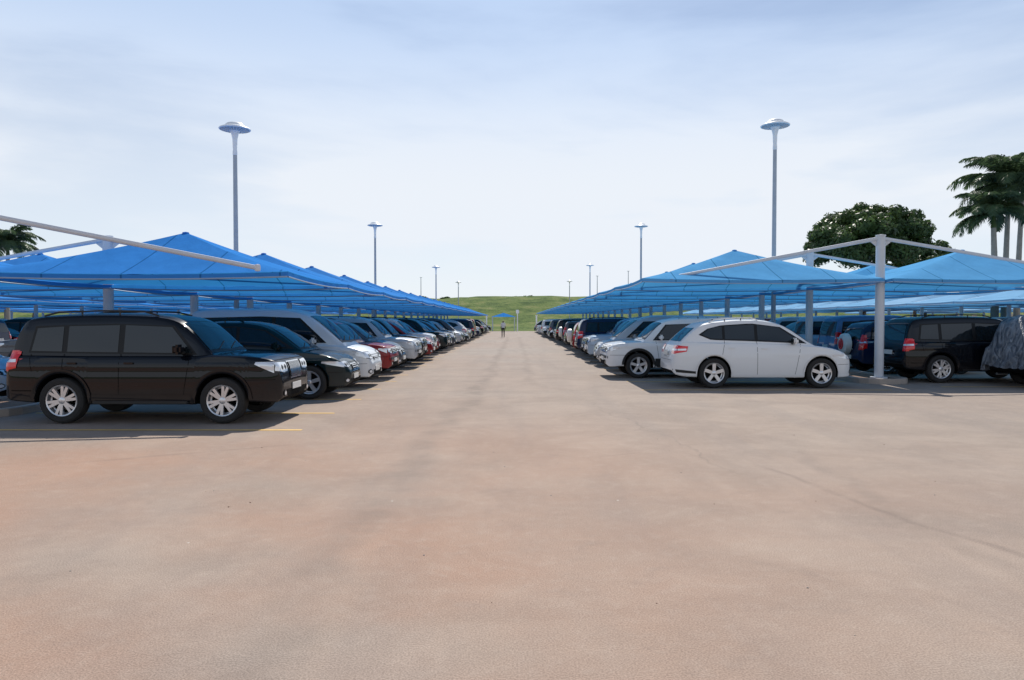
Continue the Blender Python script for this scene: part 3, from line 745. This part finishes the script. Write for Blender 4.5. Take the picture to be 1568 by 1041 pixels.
# ------------------------------------------------------------------ trees
def leafmat(name,c1,c2,tr=.35):
    m=bpy.data.materials.new(name); m.use_nodes=True; nt=m.node_tree; b=nt.nodes['Principled BSDF']
    out=nt.nodes['Material Output']
    tc=nt.nodes.new('ShaderNodeTexCoord'); n=nt.nodes.new('ShaderNodeTexNoise'); n.inputs['Scale'].default_value=.7; n.inputs['Detail'].default_value=6
    nt.links.new(tc.outputs['Object'],n.inputs['Vector'])
    mx=nt.nodes.new('ShaderNodeMix'); mx.data_type='RGBA'; mx.inputs['A'].default_value=(*c1,1); mx.inputs['B'].default_value=(*c2,1)
    mr=nt.nodes.new('ShaderNodeMapRange'); mr.inputs[1].default_value=.35; mr.inputs[2].default_value=.65; nt.links.new(n.outputs['Fac'],mr.inputs[0])
    nt.links.new(mr.outputs[0],mx.inputs['Factor']); nt.links.new(mx.outputs['Result'],b.inputs['Base Color'])
    b.inputs['Roughness'].default_value=.45; b.inputs['Specular IOR Level'].default_value=.4
    t=nt.nodes.new('ShaderNodeBsdfTranslucent'); nt.links.new(mx.outputs['Result'],t.inputs[0])
    ms=nt.nodes.new('ShaderNodeMixShader'); ms.inputs[0].default_value=tr; nt.links.new(b.outputs[0],ms.inputs[1]); nt.links.new(t.outputs[0],ms.inputs[2]); nt.links.new(ms.outputs[0],out.inputs[0])
    return m
M_leaf=leafmat('broad_leaves',(.04,.075,.025),(.10,.16,.045))
M_palm=leafmat('palm_leaves',(.05,.09,.045),(.12,.18,.08),.35)
M_bark=simple('bark',(.12,.10,.08),.9,noise=.4,nscale=4,bump=.6)
M_pbark=simple('palm_bark',(.30,.28,.24),.85,noise=.25,nscale=5,bump=.5)
def rdir():
    z=U(-1,1);a=U(0,2*math.pi);r=math.sqrt(1-z*z); return Vector((r*math.cos(a),r*math.sin(a),z))
def tree(name,x,y,hc,rx,rz,th,clumps,leaves,ls):
    M=Mesh(); c=Vector((0,0,hc)); prev=Vector((0,0,0)); r=th
    for k in range(5):
        p=Vector((U(-.15,.15)*k,U(-.15,.15)*k,(hc-rz*.5)*(k+1)/5)); M.tube(prev,p,r,r*.87,1,10,False); prev=p; r*=.87
    cl=[]
    for k in range(clumps):
        d=rdir()
        if d.z<-.35: d.z*=-.5
        q=U(.62,.92); p=c+Vector((d.x*rx*q,d.y*rx*q,d.z*rz*q)); cl.append((p,U(.14,.24)*rx))
    cl.append((c,rx*.55))
    for p,rr in cl[:14]:
        mid=prev.lerp(p,.5)+Vector((0,0,-.3)); M.tube(prev,mid,r*.5,r*.3,1,6,False); M.tube(mid,p,r*.3,r*.08,1,6,False)
    vs=[];fs=[]
    tot=sum(q[1]**2 for q in cl)
    for p,rr in cl:
        for k in range(int(leaves*rr*rr/tot)):
            d=rdir(); q=p+Vector((d.x,d.y,d.z*.75))*rr*(U(.3,1)**.45)*U(.9,1.12)
            n=(d+rdir()*.7).normalized(); u=n.orthogonal().normalized(); a=U(0,6.28); w=n.cross(u); u2=u*math.cos(a)+w*math.sin(a); w2=n.cross(u2)
            s=ls*U(.6,1.3); o=len(vs)
            vs+=[q-u2*s,q+w2*s*.45,q+u2*s,q-w2*s*.45]; fs.append([o,o+1,o+2,o+3])
    M.add(vs,fs,0)
    o=obj_from(name,M.v,M.f,[M_leaf,M_bark],M.m); o.location=(x,y,0); return o
tree('broadleaf_tree',38.4,80,10.1,6.5,4.7,.45,95,52000,.26)
tree('broadleaf_tree',52,92,8.4,4.5,3.2,.3,24,9000,.28)
tree('broadleaf_tree',46.5,84,8.0,3.4,2.6,.25,20,7000,.26)
tree('broadleaf_tree',-63,95,6.8,4.2,2.4,.25,18,7000,.28)
def palm(x,y,h,fr,nf,lean=0,seed=1,tr=.26):
    rs=random.Random(seed); M=Mesh(); prev=Vector((0,0,0)); N=14
    for k in range(N):
        t=(k+1)/N; p=Vector((lean*t*t,0,h*t)); M.tube(prev,p,tr*(1-.45*(k/N))*1.03,tr*(1-.45*t),1,12,False); prev=p
    M.tube(prev,prev+Vector((0,0,1.1)),tr*.62,tr*.3,2,12,False)
    top=prev+Vector((0,0,1.0))
    vs=[];fs=[]
    for f in range(nf):
        a=2*math.pi*f/nf*2.618+rs.uniform(-.2,.2)
        up=math.radians(84-80*((f+.5)/nf)); L=fr*rs.uniform(.85,1.1); dr=Vector((math.cos(a),math.sin(a),0))
        pos=top.copy(); ang=up; S=22; pts=[pos.copy()]
        for k in range(S):
            ang-= (1.75/S)*(.4+1.2*k/S); pos=pos+(dr*math.cos(ang)+Vector((0,0,math.sin(ang))))*(L/S); pts.append(pos.copy())
        side=Vector((-dr.y,dr.x,0))
        for k in range(S): M.tube(pts[k],pts[k+1],.045*(1-k/S)+.008,.045*(1-(k+1)/S)+.008,2,5,False)
        for k in range(2,S*3):
            t=k/(S*3); q=t*S; i=min(int(q),S-1); b=pts[i].lerp(pts[i+1],q-i); tan=(pts[i+1]-pts[i]).normalized(); nrm=side.cross(tan)
            ll=fr*.23*math.sin(math.pi*min(1,(t*.90+.10)))**.6*rs.uniform(.8,1.1)
            for s in (1,-1):
                d=(side*s*.8+tan*.6+nrm*rs.uniform(-.3,.3)+Vector((0,0,-.25))).normalized()
                e=b+d*ll+Vector((0,0,-ll*.25)); m_=b+d*ll*.5; wv=tan*.045; o=len(vs)
                vs+=[b-wv*.6,b+wv*.6,m_+wv,e,m_-wv]; fs.append([o,o+1,o+2,o+3,o+4])
    M.add(vs,fs,0)
    o=obj_from('palm_tree',M.v,M.f,[M_palm,M_pbark,M_leaf],M.m); o.location=(x,y,0)
palm(36.4,54,10.9,4.3,32,.2,3)
palm(34.4,52,8.4,3.4,28,-.2,5,.30)
palm(39.4,57,11.6,4.4,30,.3,9)
palm(-45.5,65,7.6,3.3,24,.2,11)
def shrubs(name,pts,ls):
    M=Mesh(); vs=[];fs=[]
    for (x,y,z,r) in pts:
        for k in range(int(260*r)):
            d=rdir(); d.z=abs(d.z)*.7; q=Vector((x,y,z))+d*r*U(.4,1.05); n=rdir(); u=n.orthogonal().normalized(); w=n.cross(u); s=ls*U(.5,1.3); o=len(vs)
            vs+=[q-u*s,q+w*s*.5,q+u*s,q-w*s*.5]; fs.append([o,o+1,o+2,o+3])
    M.add(vs,fs,0); return obj_from(name,M.v,M.f,[M_leaf],M.m)
shrubs('hill_shrubs',[(U(-70,70),U(186,196),U(6.9,7.5),U(.4,1.3)) for k in range(60)]+[(5+U(-2,2),186,7.2,1.3) for k in range(3)],.35)
shrubs('boundary_hedge',[(-95+k*2+U(-1,1),U(124,127),0,U(.6,1.6)) for k in range(95) if abs(-95+k*2)>5],.3)

# ------------------------------------------------------------------ end of road
M=Mesh()
for x in (-1.9,1.9):
    for y in (-1.5,1.5): M.tube((x,y,0),(x,y,2.5),.06,.06,1,8)
M.add([(-2.1,-1.7,2.45),(2.1,-1.7,2.45),(2.1,1.7,2.45),(-2.1,1.7,2.45),(0,0,3.15)],[[0,1,4],[1,2,4],[2,3,4],[3,0,4]],0)
o=obj_from('gate_shelter',M.v,M.f,[F1,M_steel],M.m); o.location=(-1.8,126,0)
M=Mesh(); 
M.tube((0,0,0),(0,0,3.6),.09,.07,0,8); M.box((0,-.02,3.3),(.5,.05,.6),0,.01)
o=obj_from('sign_post',M.v,M.f,[M_lampw],M.m); o.location=(.6,122,0)
for x in (-4.6,3.8):
    M=Mesh(); M.tube((0,0,0),(0,0,2.6),.12,.12,0,8); M.box((0,0,2.65),(.35,.35,.1),0,.02); o=obj_from('gate_post',M.v,M.f,[M_lampw],M.m); o.location=(x,122,0)
M=Mesh()
for k in range(60):
    x=5+k*2.5; M.tube((x,123,0),(x,123,2.0),.04,.04,0,6); M.tube((-x,123,0),(-x,123,2.0),.04,.04,0,6)
for z in (.5,1.0,1.5,1.95):
    M.tube((5,123,z),(152,123,z),.015,.015,0,4); M.tube((-5,123,z),(-152,123,z),.015,.015,0,4)
obj_from('boundary_fence',M.v,M.f,[M_steel],M.m)
M_cream=simple('cream_render',(.55,.48,.34),.8,noise=.1,nscale=1)
M=Mesh()
M.box((0,0,1.1),(.2,60,2.2),0); M.box((0,0,2.25),(.34,60.2,.1),0)
for k in range(16): M.box((-.02,-30+k*4,1.35),(.45,.45,2.7),0,.02)
o=obj_from('perimeter_wall',M.v,M.f,[M_cream],M.m); o.location=(64,75,0)

# ------------------------------------------------------------------ walking man
def man():
    pts={'pel':(0,0,.96),'w':(0,.0,1.10),'ch':(0,.01,1.30),'sh':(0,.01,1.43),'nk':(0,-.005,1.51),'hd':(0,-.02,1.60),'ht':(0,-.02,1.69),
     'shl':(-.17,.01,1.42),'ell':(-.21,.06,1.14),'wrl':(-.20,-.06,.90),'hal':(-.20,-.09,.83),
     'shr':(.17,.01,1.42),'elr':(.22,.05,1.14),'wrr':(.24,.13,.91),'har':(.24,.15,.84),
     'hpl':(-.09,0,.92),'knl':(-.10,-.14,.52),'anl':(-.10,-.22,.10),'tol':(-.11,-.38,.05),
     'hpr':(.09,0,.92),'knr':(.10,.03,.50),'anr':(.10,.24,.14),'tor':(.10,.16,.035)}
    rad={'pel':(.15,.11),'w':(.14,.10),'ch':(.17,.115),'sh':(.13,.09),'nk':(.055,.055),'hd':(.078,.09),'ht':(.06,.07),
     'shl':(.06,.06),'ell':(.045,.045),'wrl':(.03,.03),'hal':(.035,.022),'shr':(.06,.06),'elr':(.045,.045),'wrr':(.03,.03),'har':(.035,.022),
     'hpl':(.095,.095),'knl':(.06,.06),'anl':(.042,.042),'tol':(.04,.03),'hpr':(.095,.095),'knr':(.06,.06),'anr':(.042,.042),'tor':(.04,.03)}
    ed=[('pel','w'),('w','ch'),('ch','sh'),('sh','nk'),('nk','hd'),('hd','ht'),('sh','shl'),('shl','ell'),('ell','wrl'),('wrl','hal'),('sh','shr'),('shr','elr'),('elr','wrr'),('wrr','har'),
        ('pel','hpl'),('hpl','knl'),('knl','anl'),('anl','tol'),('pel','hpr'),('hpr','knr'),('knr','anr'),('anr','tor')]
    for s,wr in (('l',-1),('r',1)):
        h=Vector(pts['ha'+s])
        for k in range(4):
            a='f%s%d'%(s,k); b=a+'b'; yy=(k-1.5)*.019
            pts[a]=tuple(h+Vector((0,yy,-.045))); pts[b]=tuple(h+Vector((-wr*.012,yy-.008,-.085+abs(k-1.4)*.006))); rad[a]=(.009,.009); rad[b]=(.007,.007); ed+=[('ha'+s,a),(a,b)]
        a='t'+s; pts[a]=tuple(h+Vector((0,-.05,-.02))); rad[a]=(.009,.009); ed.append(('ha'+s,a))
    keys=list(pts); me=bpy.data.meshes.new('man_body'); me.from_pydata([pts[k] for k in keys],[(keys.index(a),keys.index(b)) for a,b in ed],[])
    o=bpy.data.objects.new('tmp_man',me); COL.objects.link(o); md=o.modifiers.new('s','SKIN'); sk=me.skin_vertices[0].data
    for i,k in enumerate(keys): sk[i].radius=rad[k]; sk[i].use_root=(k=='pel')
    s2=o.modifiers.new('u','SUBSURF'); s2.levels=2; s2.render_levels=2
    dg=bpy.context.evaluated_depsgraph_get(); dg.update(); m2=bpy.data.meshes.new_from_object(o.evaluated_get(dg)); bpy.data.objects.remove(o)
    skin=simple('skin',(.10,.05,.03),.5); sh=simple('white_shirt',(.72,.73,.75),.8); tr=simple('dark_trousers',(.02,.022,.03),.8); shoe=simple('black_shoes',(.01,.01,.01),.4); hair=simple('hair',(.006,.005,.005),.8)
    m2.materials.clear()
    for m in (skin,sh,tr,shoe,hair): m2.materials.append(m)
    for p in m2.polygons:
        c=p.center; p.use_smooth=True
        arm=abs(c.x)>.165 and c.z<1.2 and c.z>.7
        if c.z<.09 or (c.z<.14 and c.y<-.25): p.material_index=3
        elif c.z<.98 and not arm: p.material_index=2
        elif c.z>1.60 and (c.y>-.05 or c.z>1.68): p.material_index=4
        elif c.z>1.50 or (arm and c.z<1.12): p.material_index=0
        else: p.material_index=1
    e=bpy.data.objects.new('walking_man',None); COL.objects.link(e)
    b=bpy.data.objects.new('body',m2); COL.objects.link(b); b.parent=e
    H=Mesh(); hc=Vector((0,-.02,1.64))
    for sx in (-.03,.03): H.lathe(hc+Vector((sx,-.088,.005)),[(.001,.012),(.011,0),(.001,-.012)],1,8,'z')
    H.add([hc+Vector((-.014,-.088,-.03)),hc+Vector((.014,-.088,-.03)),hc+Vector((0,-.115,-.03)),hc+Vector((0,-.09,.012))],[[0,1,2],[0,2,3],[1,3,2]],0)
    H.box(hc+Vector((0,-.084,-.055)),(.045,.012,.012),2,.003)
    for sx in (-.085,.085): H.box(hc+Vector((sx,.01,-.01)),(.015,.035,.06),0,.006)
    h=obj_from('face_features',H.v,H.f,[skin,simple('eye',(.6,.6,.6),.3),simple('lips',(.12,.04,.035),.5)],H.m); h.parent=e
    e.location=(-1.13,76,0); e.scale=(1.06,1.06,1.06)
man()

# ------------------------------------------------------------------ light, sky, camera
sv=Vector((.10,1,0)).normalized(); el=math.radians(47)
sun_dir=Vector((sv.x*math.cos(el),sv.y*math.cos(el),math.sin(el)))
sd=bpy.data.lights.new('sun','SUN'); sd.energy=5.0; sd.angle=math.radians(.5); sd.color=(1,.95,.88)
so=bpy.data.objects.new('sun',sd); COL.objects.link(so); so.rotation_euler=(-sun_dir).to_track_quat('-Z','Y').to_euler()
w=bpy.data.worlds.new('World'); scene.world=w; w.use_nodes=True; nt=w.node_tree; N=nt.nodes; Lk=nt.links; N.clear()
out=N.new('ShaderNodeOutputWorld'); bg=N.new('ShaderNodeBackground'); sky=N.new('ShaderNodeTexSky'); sky.sky_type='NISHITA'; sky.sun_disc=False
sky.sun_elevation=el; sky.sun_rotation=math.atan2(sv.x,sv.y); sky.air_density=1.0; sky.dust_density=.8; sky.ozone_density=1.6; sky.altitude=1100
tc=N.new('ShaderNodeTexCoord'); sep=N.new('ShaderNodeSeparateXYZ'); Lk.new(tc.outputs['Generated'],sep.inputs[0])
mp=N.new('ShaderNodeMapping'); mp.inputs['Scale'].default_value=(1,1,4.2); mp.inputs['Location'].default_value=(1.3,.7,.35); Lk.new(tc.outputs['Generated'],mp.inputs[0])
n1=N.new('ShaderNodeTexNoise'); n1.inputs['Scale'].default_value=1.5; n1.inputs['Detail'].default_value=8; n1.inputs['Roughness'].default_value=.52; n1.inputs['Distortion'].default_value=.3; Lk.new(mp.outputs[0],n1.inputs['Vector'])
def MR(a,b,c,d,src):
    r=N.new('ShaderNodeMapRange'); r.interpolation_type='SMOOTHSTEP'
    for i,v in enumerate((a,b,c,d)): r.inputs[i+1].default_value=v
    Lk.new(src,r.inputs[0]); return r.outputs[0]
def MT(op,a,b,cl=False):
    q=N.new('ShaderNodeMath'); q.operation=op; q.use_clamp=cl; Lk.new(a,q.inputs[0]); Lk.new(b,q.inputs[1]); return q.outputs[0]
Z=sep.outputs['Z']
f=MT('ADD',MR(.36,.62,-.25,.25,n1.outputs['Fac']),MR(.12,.42,.97,.48,Z),True)
f=MT('MULTIPLY',f,MR(.45,.80,1,.10,Z))
f=MT('MAXIMUM',f,MR(.22,.0,0,.95,Z))
# cloud/haze tone: bluish veil high, near white low
veil=N.new('ShaderNodeMix'); veil.data_type='RGBA'; veil.inputs['A'].default_value=(8.4,8.9,9.6,1); veil.inputs['B'].default_value=(6.0,7.6,10.2,1)
Lk.new(MR(.16,.44,0,1,Z),veil.inputs['Factor'])
mx=N.new('ShaderNodeMix'); mx.data_type='RGBA'
Lk.new(f,mx.inputs['Factor']); Lk.new(sky.outputs[0],mx.inputs['A']); Lk.new(veil.outputs['Result'],mx.inputs['B']); Lk.new(mx.outputs['Result'],bg.inputs[0]); bg.inputs[1].default_value=.1
Lk.new(bg.outputs[0],out.inputs[0])
cd=bpy.data.cameras.new('camera'); cam=bpy.data.objects.new('camera',cd); COL.objects.link(cam)
cd.sensor_width=36; cd.lens=25.5; cd.clip_end=8000; cd.clip_start=.05
tilt=math.atan(29.5/1110)
cam.location=(0,0,1.78); cam.rotation_euler=(math.radians(90)-tilt,0,math.radians(.15))
scene.camera=cam
scene.view_settings.view_transform='Standard'; scene.view_settings.look='None'; scene.view_settings.exposure=0
